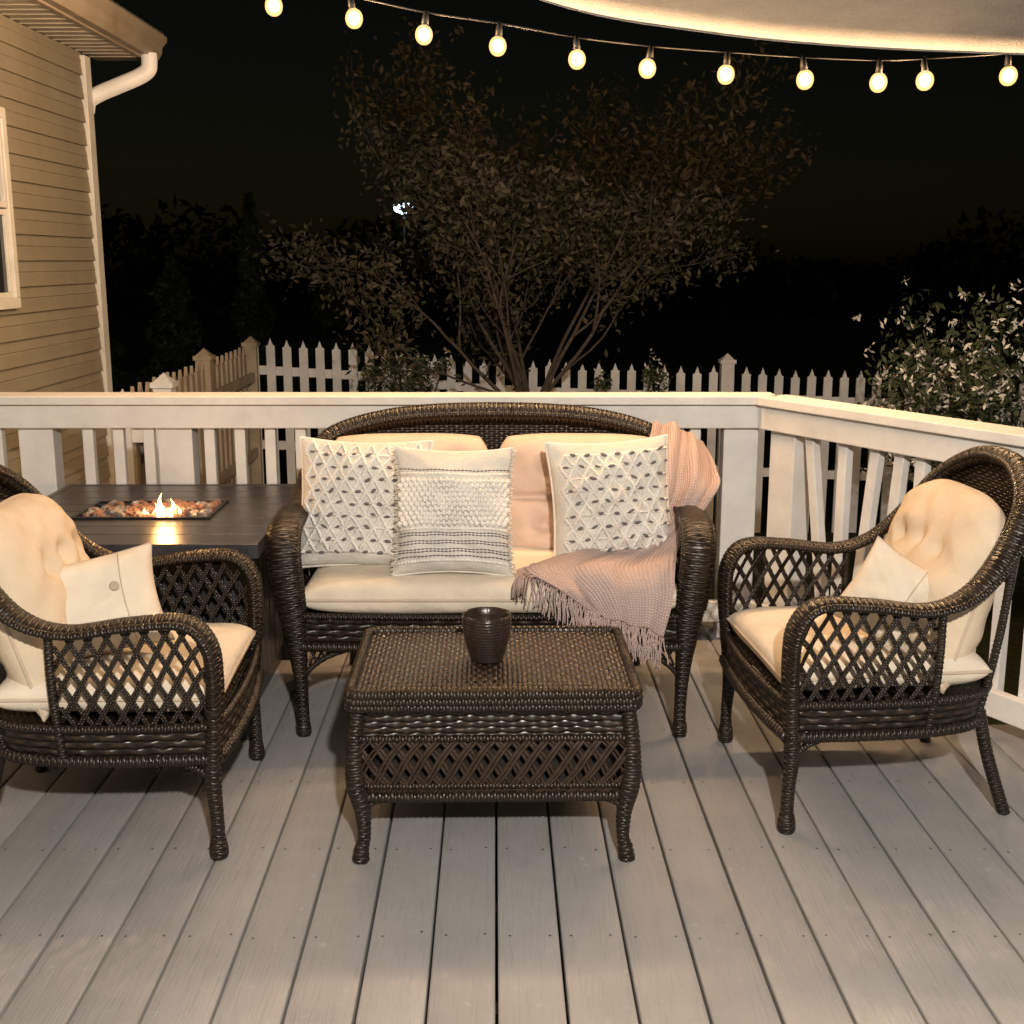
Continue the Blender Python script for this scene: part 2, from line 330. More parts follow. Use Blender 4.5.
tr0=np.array([(0,0,0),(.02,0,.4),(0,.02,.8),(.03,0,1.1)],float); br.tube(cr(tr0,5),np.linspace(.06,.045,16),sides=10)
for i in range(10):
    a=i*2*np.pi/10+rng.normal(0,.2); sp=rng.uniform(.3,.95)
    d=np.array([math.cos(a)*sp,math.sin(a)*sp*.7,1.]); d/=np.linalg.norm(d)
    grow(np.array([.02*math.cos(a),.02*math.sin(a),rng.uniform(.95,1.15)]),d,rng.uniform(.82,1.08),.018,1)
br.obj("trunk_and_branches",M_bark,tree)
lm=MB(); leaf_quads(lm,np.concatenate(leaves),.029); lm.obj("foliage",M_leaf,tree,False)
def bush(name,c,r,n,nf,ml,mf,sz=.03,clumps=24):
    e=empty(name,c); m=MB(); f=MB(); C=[];F=[]
    st=MB()
    for i in range(clumps):
        d=rng.normal(size=3); d/=np.linalg.norm(d); d[2]=abs(d[2]) if rng.random()<.75 else d[2]
        q=d*np.array(r)*rng.uniform(.35,1.0); s=rng.uniform(.09,.24)*min(r)
        k=n//clumps; p=rng.normal(0,1,(k,3)); p/=np.linalg.norm(p,axis=1,keepdims=True); p*=rng.uniform(.4,1.7,(k,1)); C.append(q+p*s*1.3)
        st.tube(cr([(0,0,-r[2]),tuple(q*.5+np.array([0,0,-.3*r[2]])),tuple(q)],5),np.linspace(.012,.004,11),sides=4)
        if nf:
            # small flower heads: tight groups of petals
            for _ in range(max(1,nf//clumps//6)):
                h=q+rng.normal(0,1,3)*s*1.15+np.array([0,-.04,.03]); F.append(h+rng.normal(0,.016,(6,3)))
    leaf_quads(m,np.concatenate(C),sz); m.obj("foliage",ml,e,False); st.obj("stems",M_bark,e)
    if nf: leaf_quads(f,np.concatenate(F),sz*.75); f.obj("flowers",mf,e,False)
bush("flowering_bush",(2.80,7.0,.34),(.72,.6,.98),6500,3000,M_bush,M_flower,.026,52)
bush("flowering_bush",(-.78,9.15,.25),(.42,.35,.75),2600,500,M_bush,M_flower,.024,24)
bush("flowering_bush",(.95,9.2,.1),(.45,.3,.6),2200,300,M_bush,M_flower,.024,24)
def cone_tree(x,y,h,r):
    e=empty("arborvitae",(x,y,-.7)); m=MB(); n=3600; z=rng.random(n)**1.2; rr=r*np.clip((1-z)**.6,0,1)*(.75+.25*np.sin(z*23+x))*rng.uniform(.7,1.08,n); a=rng.random(n)*6.283
    leaf_quads(m,np.stack([rr*np.cos(a),rr*np.sin(a),z*h+.1],-1),.07); m.obj("foliage",M_arb,e,False)
    k=MB(); k.tube([(0,0,0),(0,0,h*.5),(0,0,h*.9)],[.07,.05,.02]); k.obj("trunk",M_bark,e)
cone_tree(-3.4,16,2.9,.38); cone_tree(-4.6,16.5,2.1,.6); cone_tree(-5.6,16,1.6,.7); cone_tree(-2.5,17,2.0,.6); cone_tree(7.4,17,2.2,.7)
m=MB(); C=[]
for i in range(50):
    x=rng.uniform(-45,45); y=rng.uniform(40,55); hh=rng.uniform(2.0,4.2); n=420
    p=rng.normal(size=(n,3)); p/=np.linalg.norm(p,axis=1,keepdims=True); C.append(np.array([x,y,-.7+hh*.5])+p*np.array([2.6,2,hh*.5])*rng.uniform(.6,1.05,(n,1)))
leaf_quads(m,np.concatenate(C),.26); m.obj("distant_trees",M_far,None,False)
yl=empty("yard_lamp",(-2.62,30,-.7)); m=MB(); m.tube([(0,0,0),(0,0,1.6),(0,0,3.3)],.035); m.box((0,0,3.55),(.3,.3,.03)); m.obj("post",M_metal,yl)
m=MB(); m.tube([(0,0,3.28),(0,0,3.36),(0,0,3.5),(0,0,3.53)],[.12,.24,.26,.14],sides=10); m.obj("lamp_head",M_yardlamp,yl)
# ---------------------------------------------------------------- canopy
e=empty("shade_sail"); Cx=np.array([(-2.2,3.3),(-1.3,2.88),(-.6,2.56),(.106,2.302),(.605,2.213),(1.09,2.163),(1.655,2.136),(2.4,2.12),(3.2,2.14)])
A=cr(Cx,10); ny=30; P=np.zeros((len(A),ny,3)); tt=np.linspace(0,1,ny)
P[...,0]=A[:,0][:,None]; P[...,1]=4.1-tt[None]*4.3+.02*np.sin(A[:,0]*3)[:,None]; P[...,2]=A[:,1][:,None]+.42*tt[None]**.8+.012*np.sin(A[:,0]*9)[:,None]*tt[None]
m=MB(); m.grid(P,np.stack([P[...,0],P[...,1]],-1)); m.obj("canvas",M_canvas,e,solid=.004)
m=MB(); h=P[:,0].copy(); m.tube(h,.004,sides=8); m.obj("hem",M_canvas,e)
# ---------------------------------------------------------------- string lights
def string(name,X,Z,Y,PW):
    e=empty(name); c=MB(); bb=MB(); so=MB(); gl=MB()
    Y=np.broadcast_to(np.asarray(Y,float),(len(X),))
    pts=np.stack([np.array(X,float),Y,np.array(Z,float)+.075],-1); c.tube(cr(pts,8),.004,sides=6)
    for x,y,z in zip(X,Y,Z):
        dx,dy=random.uniform(-.014,.014),random.uniform(-.01,.01)
        so.tube([(x,y,z+.08),(x+dx*.3,y,z+.055),(x+dx*.6,y+dy,z+.030)],[.007,.012,.013],sides=8)
        th=np.linspace(0,np.pi,11); 
        bb.tube([(x+dx,y+dy,z-.022*math.cos(q)) for q in th],np.maximum(.020*np.sin(th),.0005),sides=10,cap=False)
        gl.tube([(x+dx,y+dy,z-.034*math.cos(q)-.001) for q in th],np.maximum(.031*np.sin(th)**.9,.0005),sides=16,cap=False)
        plight("bulb_light",(x+dx,y+dy-.003,z-.055),PW,(1,.60,.30),.016,e)
    c.obj("cable",M_cable,e); so.obj("sockets",M_cable,e); bb.obj("bulbs",M_bulb,e); gl.obj("bulb_halo_glass",M_haloglass,e)
string("string_lights",[-1.37,-1.10,-.836,-.569,-.302,-.043,.228,.495,.765,1.032,1.306,1.463,1.758,2.03],[2.49,2.42,2.364,2.32,2.266,2.229,2.184,2.154,2.134,2.117,2.107,2.112,2.13,2.16],4.5,19)
e=empty("porch_lamp",(.35,-.7,0)); m=MB(); m.box((0,-.16,1.35),(.1,.1,2.7)); m.box((0,-.08,2.62),(.05,.14,.05)); m.box((0,.04,2.62),(.16,.16,.03)); m.obj("post",M_metal,e,False)
plight("porch_lamp_light",(0,.04,2.44),780,(1,.89,.76),.05,e)
# ---------------------------------------------------------------- pillows / cushions
def psurf(X,Y,w,h,t,p=2,q=.5,pin=.06,tufts=(),groove=False,rt=0,wr=.03,seed=0,depth=.6):
    th=t/2*(np.clip(1-np.abs(X)**p,0,1)*np.clip(1-np.abs(Y)**p,0,1))**q
    for a,b_ in tufts: th=th*(1-depth*np.exp(-((X-a)**2/(.10)**2+(Y-b_)**2/(.12)**2)))
    if groove: th=th*(1-.4*np.exp(-(Y/.05)**2))
    r=np.random.default_rng(seed)
    for k in range(6):
        fx,fy,ph=r.uniform(-5,5),r.uniform(-5,5),r.uniform(0,6); th=th*(1+wr*np.sin(fx*X+fy*Y+ph))
    for k in range(5):
        fx,fy,ph=r.uniform(-16,16),r.uniform(-16,16),r.uniform(0,6); th=th*(1+wr*.4*np.sin(fx*X+fy*Y+ph))
    Xp=X*w/2*(1-pin*(1-Y**2)); Yp=Y*h/2*(1-pin*(1-X**2))
    if rt: Yp=Yp*(1-rt*.45*np.abs(X)**3.0*(Y>0)); Xp=Xp*(1-rt*np.clip(Y,0,1)**4)
    return Xp,Yp,th
def cushion(name,mat,w,h,t,parent=None,loc=(0,0,0),rot=(0,0,0),n=56,pipe=None,pr=.005,**k):
    m=MB(); s=np.sin(np.linspace(-1,1,n)*np.pi/2); X,Y=np.meshgrid(s,s,indexing='ij'); x,y,z=psurf(X,Y,w,h,t,**k)
    UV=np.stack([x,y],-1); m.grid(np.stack([x,y,z],-1),UV); m.grid(np.stack([x,y,-z],-1),UV,flip=True)
    o=m.obj(name,mat,parent); o.location=loc; o.rotation_euler=rot
    if pipe:
        s2=np.linspace(-1,1,40); bd=np.concatenate([np.stack([s2,-np.ones(40)],-1),np.stack([np.ones(40),s2],-1)[1:],np.stack([-s2,np.ones(40)],-1)[1:],np.stack([-np.ones(40),-s2],-1)[1:]])
        x,y,z=psurf(bd[:,0],bd[:,1],w,h,t,**k); q=MB(); q.tube(np.stack([x,y,z*0],-1),pr,sides=6,cap=False); q.obj("piping",pipe,o)
    return o
def surf_fn(w,h,t,**k):
    def f(x,y,off=0):
        X=np.clip(np.asarray(x,float)/(w/2),-.985,.985);Y=np.clip(np.asarray(y,float)/(h/2),-.985,.985); a,b_,c=psurf(X,Y,w,h,t,**k); return np.stack([a,b_,c+off],-1)
    return f
def tri_pillow(loc,rot,w,h,t,seed):
    k=dict(seed=seed,wr=.065,pin=.08,p=2.2,q=.5); o=cushion("throw_pillow",M_white,w,h,t,None,loc,rot,pipe=M_yarn,pr=.006,**k); f=surf_fn(w,h,t,**k)
    y_=MB();g_=MB(); dx,dy=.050,.042; nx=int(w/dx/2)+1; nyy=int(h/dy/2)
    for side in (1,-1):
      for j in range(-nyy,nyy+1):
        for i in range(-nx,nx+1):
            x0=i*dx+(j%2)*dx/2; yy=j*dy
            if abs(x0)>w/2-.008 or abs(yy)>h/2-.008: continue
            for ex,ey in ((x0+dx/2,yy+dy),(x0-dx/2,yy+dy)):
                if abs(ex)>w/2-.004 or abs(ey)>h/2-.004: continue
                s=np.linspace(0,1,12); P=f(x0+(ex-x0)*s+.0012*rng.normal(size=12),yy+(ey-yy)*s,.002); P[:,2]*=side
                y_.tube(P,.0056*(1+.4*np.sin(s*38+rng.random()*6)),sides=6)
            s=np.linspace(0,1,8)
            if i<nx and x0+dx<w/2: 
                P=f(x0+dx*s,yy+0*s+.001*rng.normal(size=8),.001); P[:,2]*=side; y_.tube(P,.0045,sides=5)
            if rng.random()<.9:
                s=np.linspace(-1,1,7); ll=rng.uniform(.008,.0125); P=f(x0+dx/2+ll*s+.002*rng.normal(),yy+.002*rng.normal()+.003*rng.normal()*s,.0045); P[:,2]*=side; g_.tube(P,rng.uniform(.0042,.0062)*np.sqrt(np.clip(1.02-s**2,0,1)),sides=7)
    y_.obj("woven_ridges",M_yarn,o); g_.obj("grey_knots",M_grey,o)
    return o
tri_pillow((-.487,3.87,.70),(R(76),R(1),R(-4)),.44,.43,.20,3)
tri_pillow((.325,3.87,.705),(R(75),R(-3),R(4)),.405,.42,.20,5)
k=dict(seed=9,wr=.06,pin=.08,p=2.2,q=.5); W_,H_,T_=.375,.41,.19
o=cushion("throw_pillow",M_white,W_,H_,T_,None,(-.185,3.73,.705),(R(73),R(1),R(2)),pipe=M_yarn,pr=.005,**k); f=surf_fn(W_,H_,T_,**k)
y_=MB();g_=MB(); s=np.linspace(-1,1,240)
for i,yy in enumerate(np.arange(-.045,.10,.0155)):
    P=f(s*(W_/2-.006),yy+.0015*np.sin(s*9+i),.003); y_.tube(P,.0078*(1+.5*np.sin(s*62+i*math.pi)),sides=7)
for yy in (.118,-.064,-.17): P=f(s*(W_/2-.006),yy+0*s,.001); y_.tube(P,.004*(1+.3*np.sin(s*110)),sides=6)
for yy in (-.078,-.086,-.105,-.113,-.132,-.140,-.155,.132): P=f(s*(W_/2-.006),yy+.001*np.sin(s*12+yy*90),.0003); g_.tube(P,.0017*(1+.6*np.sin(s*90)),sides=5)
for i in range(70):
    yy=-H_/2+H_*(i+.5)/70
    for sx in (-1,1):
        P=f(np.array([sx*W_/2*.98]*2),np.array([yy]*2)); p=P[0]; a=rng.normal(0,.003); y_.tube([p,p+np.array([sx*.008,a,0]),p+np.array([sx*.016,a*2,rng.normal(0,.004)])],[.002,.0022,.0012],sides=4)
y_.obj("woven_loops",M_yarn,o); g_.obj("grey_stripes",M_grey,o)
def button_pillow(loc,rot,w,h,t,seed,bp):
    k=dict(seed=seed,wr=.07,pin=.09,p=2,q=.5); o=cushion("throw_pillow",M_seat,w,h,t,None,loc,rot,pipe=M_pipe,pr=.003,**k); f=surf_fn(w,h,t,**k)
    m=MB(); s=np.linspace(-1,1,30); m.tube(f(bp[0]+0*s+.0,s*(h/2-.004),.001),.0018,sides=5); m.obj("flap_seam",M_pipe,o)
    m=MB(); p=f(bp[0]-.02,bp[1],.004); m.tube([p,p+np.array([0,0,.001]),p+np.array([0,0,.004]),p+np.array([0,0,.005])],[.010,.013,.013,.009],sides=16); m.obj("button",M_btn,o)
button_pillow((-1.13,3.03,.59),(R(64),R(-8),R(22)),.42,.27,.15,21,(.12,.03))
button_pillow((1.03,3.17,.585),(R(68),R(28),R(-26)),.22,.25,.13,22,(.05,-.03))
# ---------------------------------------------------------------- wicker furniture
def mir(h): return h+[tuple([-c[0],c[1],c[2],-c[3]]+list(c[4:])) for c in h[:-1][::-1]]
def mirb(h): return h+[(-c[0],c[1],c[2]) for c in h[:-1][::-1]]
def furniture(name,loc,rz,rim,k0,bot,zf,sidefrac,backfrac,rear,bracket,zback):
    e=empty(name,loc,rz); full=mir(rim); A=arc(cr(full,20),.0035)
    m=MB(); m.tube(A[:,:3],A[:,6],A[:,7],w=A[:,3:6],sides=14,ridge=(.09,.011,2))
    for sg in (-1,1):
        off=A[:,3:6]*(A[:,6]*.90*sg)[:,None]; sel=A[:,2]>.42; m.tube((A[:,:3]+off)[sel],.0095,sides=8,ridge=(.20,.014,2))
    T=cr([c[:3] for c in mir(rim)[k0:len(full)-k0]],20); Bt=cr(mirb(bot),20); assert len(T)==len(Bt)
    mid=.5*(T+Bt); Lm=np.concatenate([[0],np.cumsum(np.linalg.norm(np.diff(mid,axis=0),axis=1))]); U=Lm[-1]; ii=np.arange(len(T))
    def S(u,v,off=0):
        x=np.interp(u,Lm,ii); b0=np.stack([np.interp(x,ii,Bt[:,k]) for k in range(3)],-1); t0=np.stack([np.interp(x,ii,T[:,k]) for k in range(3)],-1)
        v=np.asarray(v)[...,None]; p=b0*(1-v)+t0*v
        d=p-np.array([0,-.05,0]); d[...,2]=0; d/=np.linalg.norm(d,axis=-1,keepdims=True)+1e-6
        return p+d*(off+.012*np.sin(np.pi*v))
    def vz(u,z):
        p0=S(u,np.zeros_like(u)); p1=S(u,np.ones_like(u)); return (z-p0[...,2])/(p1[...,2]-p0[...,2])
    us=np.linspace(0,U,200); vs=np.linspace(0,1,8); G=np.stack([S(us,vz(us,zf)*v,.004) for v in vs],1); UV=np.stack(np.meshgrid(us,vs*(zf-bot[0][2]),indexing='ij'),-1)
    ap=MB(); ap.grid(G,UV)
    xl=bot[0][0]; yf=bot[0][1]; xs=np.linspace(-xl,xl,60); zs=np.linspace(bot[0][2],zf,8); P=np.zeros((60,8,3)); P[...,0]=xs[:,None]; P[...,1]=(yf-.012-.02*(1-(xs/xl)**2))[:,None]; P[...,2]=zs[None]
    ap.grid(P,np.stack(np.meshgrid(xs,zs,indexing='ij'),-1),flip=False)
    ap.obj("apron_weave",M_wkc,e)
    Us=U*sidefrac; Ub=U*backfrac; us=np.linspace(Ub,U-Ub,120); vs=np.linspace(0,1,24); v_lo=vz(us,zback); G=np.stack([S(us,v_lo+(1-v_lo)*v,.006) for v in vs],1)
    UV=np.stack([np.broadcast_to(us[:,None],G.shape[:2]),G[...,2]],-1); bk=MB(); bk.grid(G,UV); bk.obj("back_weave",M_wk,e)
    la=MB(); du=.044
    for lo,hi in ((0.0,Us),(U-Us,U)):
        for fam in (1,-1):
            for kk in range(-12,int((hi-lo)/du)+14):
                s=np.linspace(0,1,14); u=lo+kk*du+fam*(s)*.15+rng.normal(0,.0022); ok=(u>=lo)&(u<=hi)
                if ok.sum()<3: continue
                u=u[ok]; s2=s[ok]; vlo=vz(u,zf); v=vlo+(1-vlo)*s2
                for dd in (-.0035,.0035):
                    P=S(u+dd+.0012*np.sin(s2*9+kk),v,.003*fam); la.tube(P,.0038,.0028,sides=6)
    la.obj("side_lattice",M_wrap,e)
    for z,r in ((zf,.010),(bot[0][2],.015)):
        us=np.linspace(0,U,300); m.tube(S(us,vz(us,z),.004),r,sides=8,ridge=(.22,.016,2))
        xs=np.linspace(-xl,xl,180); m.tube(np.stack([xs,yf-.014-.02*(1-(xs/xl)**2),xs*0+z],-1),r,sides=8,ridge=(.22,.016,2))
    for u in (Us,U-Us,Ub,U-Ub):
        v=np.linspace(0,1,80); m.tube(S(np.full(80,u),v,.004),.011,sides=8,ridge=(.2,.014,2))
    for sx in (-1,1):
        m.tube(arc(cr([(sx*rear[0],rear[1]-.05,bot[0][2]+.02),(sx*(rear[0]+.01),rear[1]-.02,.16),(sx*(rear[0]+.03),rear[1]+.03,0)],12),.005),.017,sides=10,ridge=(.14,.013,2))
        fx,fy=rim[0][0],rim[0][1]; m.tube([(sx*fx,fy,.0),(sx*fx,fy,.012),(sx*fx,fy,.03),(sx*fx,fy,.05)],[.021,.025,.024,.02],sides=12)
        a=np.linspace(0,np.pi/2,34); bw,bh=bracket; zb=bot[0][2]
        arcp=np.stack([sx*(fx-bw*(1-np.cos(a)))*1.0,np.full(34,fy-.0),zb-bh*(1-np.sin(a))],-1)
        m.tube(arcp,.009,sides=8,ridge=(.25,.016,2))
        for q in np.linspace(.15,.85,int(bw/.03)):
            x_=fx-bw*q; c_=np.arccos(1-q); zl=zb-bh*(1-np.sin(c_))
            for dq in (-.5,.5):
                m.tube([(sx*(x_+dq*.03),fy,zb),(sx*x_,fy,(zb+zl)/2),(sx*(x_-dq*.03),fy,zl)],.0045,sides=5)
        arcy=np.stack([np.full(34,sx*fx),fy+.16*(1-np.cos(a)),zb-bh*(1-np.sin(a))],-1); m.tube(arcy,.009,sides=8,ridge=(.25,.016,2))
    m.obj("wrapped_frame",M_wrap,e)
    h=len(T)//2; us=Lm[:h]; L_=S(us,vz(us,zf)); P=np.stack([L_*(1-t_)+L_*np.array([-1,1,1])*t_ for t_ in np.linspace(0,1,10)],1); P[...,2]=zf-.01
    d=MB(); d.grid(P,np.stack([P[...,0],P[...,1]],-1),flip=True); d.obj("seat_deck",M_wk,e)
    return e
chair_rim=[(.31,-.33,0,1,0,0,.020,.020),(.31,-.33,.10,1,0,0,.017,.017),(.31,-.325,.22,1,0,0,.021,.021),(.315,-.335,.35,1,0,0,.029,.022),(.325,-.345,.48,1,0,0,.036,.022),
 (.33,-.335,.575,1,0,0,.039,.022),(.335,-.28,.63,1,0,0,.040,.019),(.338,-.15,.628,1,0,0,.039,.017),(.34,.0,.612,1,0,0,.037,.017),(.335,.11,.645,.95,.3,0,.034,.018),
 (.315,.20,.73,.8,.6,0,.031,.021),(.255,.285,.855,.4,.9,0,.028,.024),(.13,.33,.93,.1,1,0,.028,.026),(0,.34,.948,0,1,0,.028,.026)]
chair_bot=[(.315,-.33,.27),(.318,-.27,.27),(.32,-.15,.27),(.315,.0,.27),(.30,.09,.27),(.27,.17,.27),(.2,.23,.27),(.1,.26,.27),(0,.265,.27)]
def armchair(loc,rz,seed):
    e=furniture("wicker_armchair",loc,rz,chair_rim,5,chair_bot,.36,.21,.33,(.225,.27),(.14,.09),.62)
    cushion("seat_cushion",M_seat,.56,.56,.105,e,(0,-.065,.415),(R(1),0,0),p=7,q=.38,pin=.01,wr=.02,pipe=M_pipe,seed=seed)
    tf=[(-.4,.30),(.4,.30),(0,.34),(-.4,-.4),(.4,-.4),(0,-.4)]
    cushion("back_cushion",M_cush,.54,.53,.21,e,(0,.17,.615),(R(73),0,0),p=3.2,q=.5,pin=.02,wr=.055,pipe=M_pipe,rt=.24,tufts=tf,groove=False,seed=seed+1,n=80,depth=.3)
armchair((-1.09,3.10,0),R(93),31); armchair((1.03,3.285,0),R(-85),41)
sofa_rim=[(.60,-.32,0,1,0,0,.022,.022),(.60,-.32,.10,1,0,0,.019,.019),(.605,-.32,.22,1,0,0,.024,.024),(.615,-.33,.36,1,0,0,.038,.026),(.63,-.345,.50,1,0,0,.048,.026),
 (.64,-.335,.61,1,0,0,.050,.028),(.645,-.27,.665,1,0,0,.050,.024),(.65,-.12,.675,1,0,0,.048,.022),(.652,.04,.68,1,0,0,.045,.022),(.65,.15,.705,.95,.3,0,.041,.023),
 (.635,.25,.785,.8,.6,0,.037,.025),(.575,.325,.875,.35,.93,0,.034,.032),(.34,.355,.935,.08,1,0,.034,.036),(0,.36,.950,0,1,0,.034,.038)]
sofa_bot=[(.605,-.32,.30),(.615,-.26,.30),(.62,-.12,.30),(.62,.04,.30),(.61,.15,.30),(.58,.23,.30),(.50,.29,.30),(.27,.31,.30),(0,.315,.30)]
sf=furniture("wicker_loveseat",(-.065,3.93,0),0,sofa_rim,5,sofa_bot,.40,.262,.262,(.50,.34),(.26,.14),.41)
cushion("seat_cushion",M_seat,1.19,.60,.12,sf,(0,-.035,.455),(R(1),0,0),p=9,q=.36,pin=.004,wr=.018,pipe=M_pipe,seed=51,n=90)
for sx in (-1,1):
    tf=[(-.4,.48),(.4,.48),(0,.48),(-.4,-.45),(.4,-.45),(0,-.45)]
    cushion("back_cushion",M_cushp,.585,.455,.22,sf,(sx*.295,.20,.67),(R(76),0,R(sx*-2)),p=3.4,q=.48,pin=.02,wr=.055,pipe=M_pipe,groove=True,tufts=tf,rt=.16,seed=60+sx,n=80,depth=.35)
# ---------------------------------------------------------------- coffee table
ct=empty("wicker_coffee_table",(-.05,3.035,0),R(1)); hx,hy=.355,.26
m=MB()
def rrect(hx,hy,r,n=8):
    o=[]
    for cx,cy,a0 in ((hx-r,hy-r,0),(-hx+r,hy-r,90),(-hx+r,-hy+r,180),(hx-r,-hy+r,270)):
        for a in np.linspace(R(a0),R(a0+90),n): o.append((cx+r*math.cos(a),cy+r*math.sin(a)))
    o.append(o[0]); return np.array(o)
lid=MB(); n=40; xs=np.linspace(-1,1,n); X,Y=np.meshgrid(xs,xs,indexing='ij'); P=np.stack([X*hx*.985,Y*hy*.985,.448+.010*(1-X**4)*(1-Y**4)],-1); lid.grid(P,np.stack([P[...,1],P[...,0]],-1))
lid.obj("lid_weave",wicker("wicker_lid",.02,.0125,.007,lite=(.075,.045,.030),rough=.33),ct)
for z,r,o in ((.448,.013,.0),(.432,.011,.004),(.416,.012,.002)):
    q=rrect(hx+o,hy+o,.03); A=arc(np.column_stack([q,np.full(len(q),z)]),.004); m.tube(A,r,sides=8,ridge=(.22,.015,2),cap=False)
def bodyoff(z):
    s=(z-.16)/.25; return -.012+.022*math.sin(math.pi*min(max(s,0),1))
def ring(z): o=bodyoff(z); return rrect(hx-.012+o,hy-.012+o,.035)
def RS(u,z):
    out=[]
    for uu,zz_ in zip(u,z):
        q=ring(zz_); L=np.concatenate([[0],np.cumsum(np.linalg.norm(np.diff(q,axis=0),axis=1))]); uu=(uu%1.0)*L[-1] if uu!=1 else L[-1]; out.append((np.interp(uu,L,q[:,0]),np.interp(uu,L,q[:,1]),zz_))
    return np.array(out)
zs=np.linspace(.33,.412,7); uu=np.linspace(0,1,260); G=np.stack([RS(uu,np.full(260,z)) for z in zs],1)
bd=MB(); bd.grid(G,np.stack(np.meshgrid(uu*2.3,zs,indexing='ij'),-1)); 
zs=np.linspace(.168,.2,3); G=np.stack([RS(uu,np.full(260,z)) for z in zs],1); bd.grid(G,np.stack(np.meshgrid(uu*2.3,zs,indexing='ij'),-1)); bd.obj("band_weave",wicker("wicker_band",.026,.014,.006),ct)
for z,r in ((.333,.009),(.205,.008),(.172,.014)): A=arc(np.column_stack([ring(z),np.full(33,z)]),.004); m.tube(A,r,sides=8,ridge=(.22,.015,2),cap=False)
la=MB(); N=54
for i in range(N):
    for fam in (1,-1):
        s=np.linspace(0,1,14); jt=rng.normal(0,.0008)
        for dd in (-.0024,.0024):
            sh=fam*(s*2.6+.12*np.sin(s*2*np.pi))/N
            P=RS(i/N+sh+dd+jt,.180+s*.155); P[:,:2]*=(1+.006*fam); la.tube(P,.0048,.0034,sides=6)
la.obj("lattice",wicker("wicker_strand",.5,.5,.001),ct)
inn=MB(); q=rrect(hx-.05,hy-.05,.03); G=np.stack([np.column_stack([q,np.full(len(q),z)]) for z in (.17,.41)],1); inn.grid(G); inn.box((0,0,.172),(2*hx-.12,2*hy-.12,.01)); inn.obj("dark_inner_box",plain("interior_shade",(.008,.006,.005),.8),ct)  # near-black box put in for the shaded interior behind the lattice
for sx in (-1,1):
    for sy in (-1,1):
        x,y=sx*(hx-.022),sy*(hy-.022)
        A=arc(cr([(x,y,.42,.017),(x+sx*.010,y+sy*.008,.30,.022),(x+sx*.008,y+sy*.006,.21,.026),(x-sx*.004,y-sy*.004,.13,.020),(x-sx*.006,y-sy*.004,.06,.016),(x,y,.035,.018),(x+sx*.004,y+sy*.003,.0,.022)],10),.004)
        m.tube(A[:,:3],A[:,3],sides=10,ridge=(.15,.013,2))
        for ax in (0,1):
            a=np.linspace(0,np.pi/2,22); c=np.zeros((22,3)); c[:,2]=.165-.05*(1-np.sin(a)); c[:,0]=x;c[:,1]=y
            c[:,ax]-=(sx,sy)[ax]*.07*(1-np.cos(a)); m.tube(c,.008,sides=6,ridge=(.25,.016,2))
m.obj("wrapped_frame",M_wrap,ct)
# ---------------------------------------------------------------- candle jar
cj=empty("candle_jar",(-.066,3.01,.459)); m=MB(); zs=np.linspace(0,.12,60); u_=zs/.12; r=.043+.021*np.sin(u_*1.75)+.0008*np.sin(zs*2*np.pi/.008)
pr=[(0.001,0),(.040,0)]+[(a,b_) for a,b_ in zip(r,zs+.003)]+[(.0625,.126),(.060,.124),(.057,.10),(.056,.085)]
th=np.linspace(0,2*np.pi,49); G=np.array([[(a*math.cos(q),a*math.sin(q),z) for q in th] for a,z in pr]); m.grid(G,flip=True)
m.obj("jar",M_mug,cj); m=MB(); G=np.array([[(a*math.cos(q),a*math.sin(q),.088) for q in th] for a in (.001,.057)]); m.grid(G,flip=True); m.obj("wax",M_wax,cj)
m=MB(); m.tube([(0,0,.087),(.001,0,.095),(.002,0,.1)],.0015,sides=5); m.obj("wick",M_cable,cj)
# ---------------------------------------------------------------- fire pit table
ft=empty("fire_pit_table",(-1.22,3.98,0),R(.5)); m=MB(); tw,td=.43,.47; zt=.655
nsl=8; sw=2*td/nsl
for i in range(nsl):
    y=-td+sw*(i+.5)
    if abs(y)<.135: 
        for sx in (-1,1): m.box((sx*(.22+tw)/2,y,zt-.012),(tw-.22,sw-.004,.022))
    else: m.box((0,y,zt-.012),(2*tw,sw-.004,.022))
for a in ((0,-td-.012,2*tw+.05,.024),(0,td+.012,2*tw+.05,.024),(-tw-.012,0,.024,2*td),(tw+.012,0,.024,2*td)): m.box((a[0],a[1],zt-.022),(a[2],a[3],.046))
m.obj("slatted_top",M_tabledark,ft,False,bevel=.002)
m=MB(); m.box((0,0,.30),(.70,.76,.60)); 
for sx in (-1,1):
    for sy in (-1,1): m.box((sx*.36,sy*.39,.315),(.06,.06,.63))
for i in range(9):
    for sx in (-1,1): m.box((sx*.354,-.32+i*.08,.32),(.012,.07,.5))
    m.box((-.29+i*.0725,-.384,.32),(.065,.012,.5))
m.obj("base_panels",M_tabledark,ft,False,bevel=.003)
m=MB(); bx,by=.22,.135
for a in ((0,-by,2*bx+.02,.012),(0,by,2*bx+.02,.012),(-bx,0,.012,2*by-.012),(bx,0,.012,2*by-.012)): m.box((a[0],a[1],zt-.015),(a[2],a[3],.045))
m.box((0,0,zt-.05),(2*bx,2*by,.01)); m.obj("burner_tray",M_metal,ft,False)
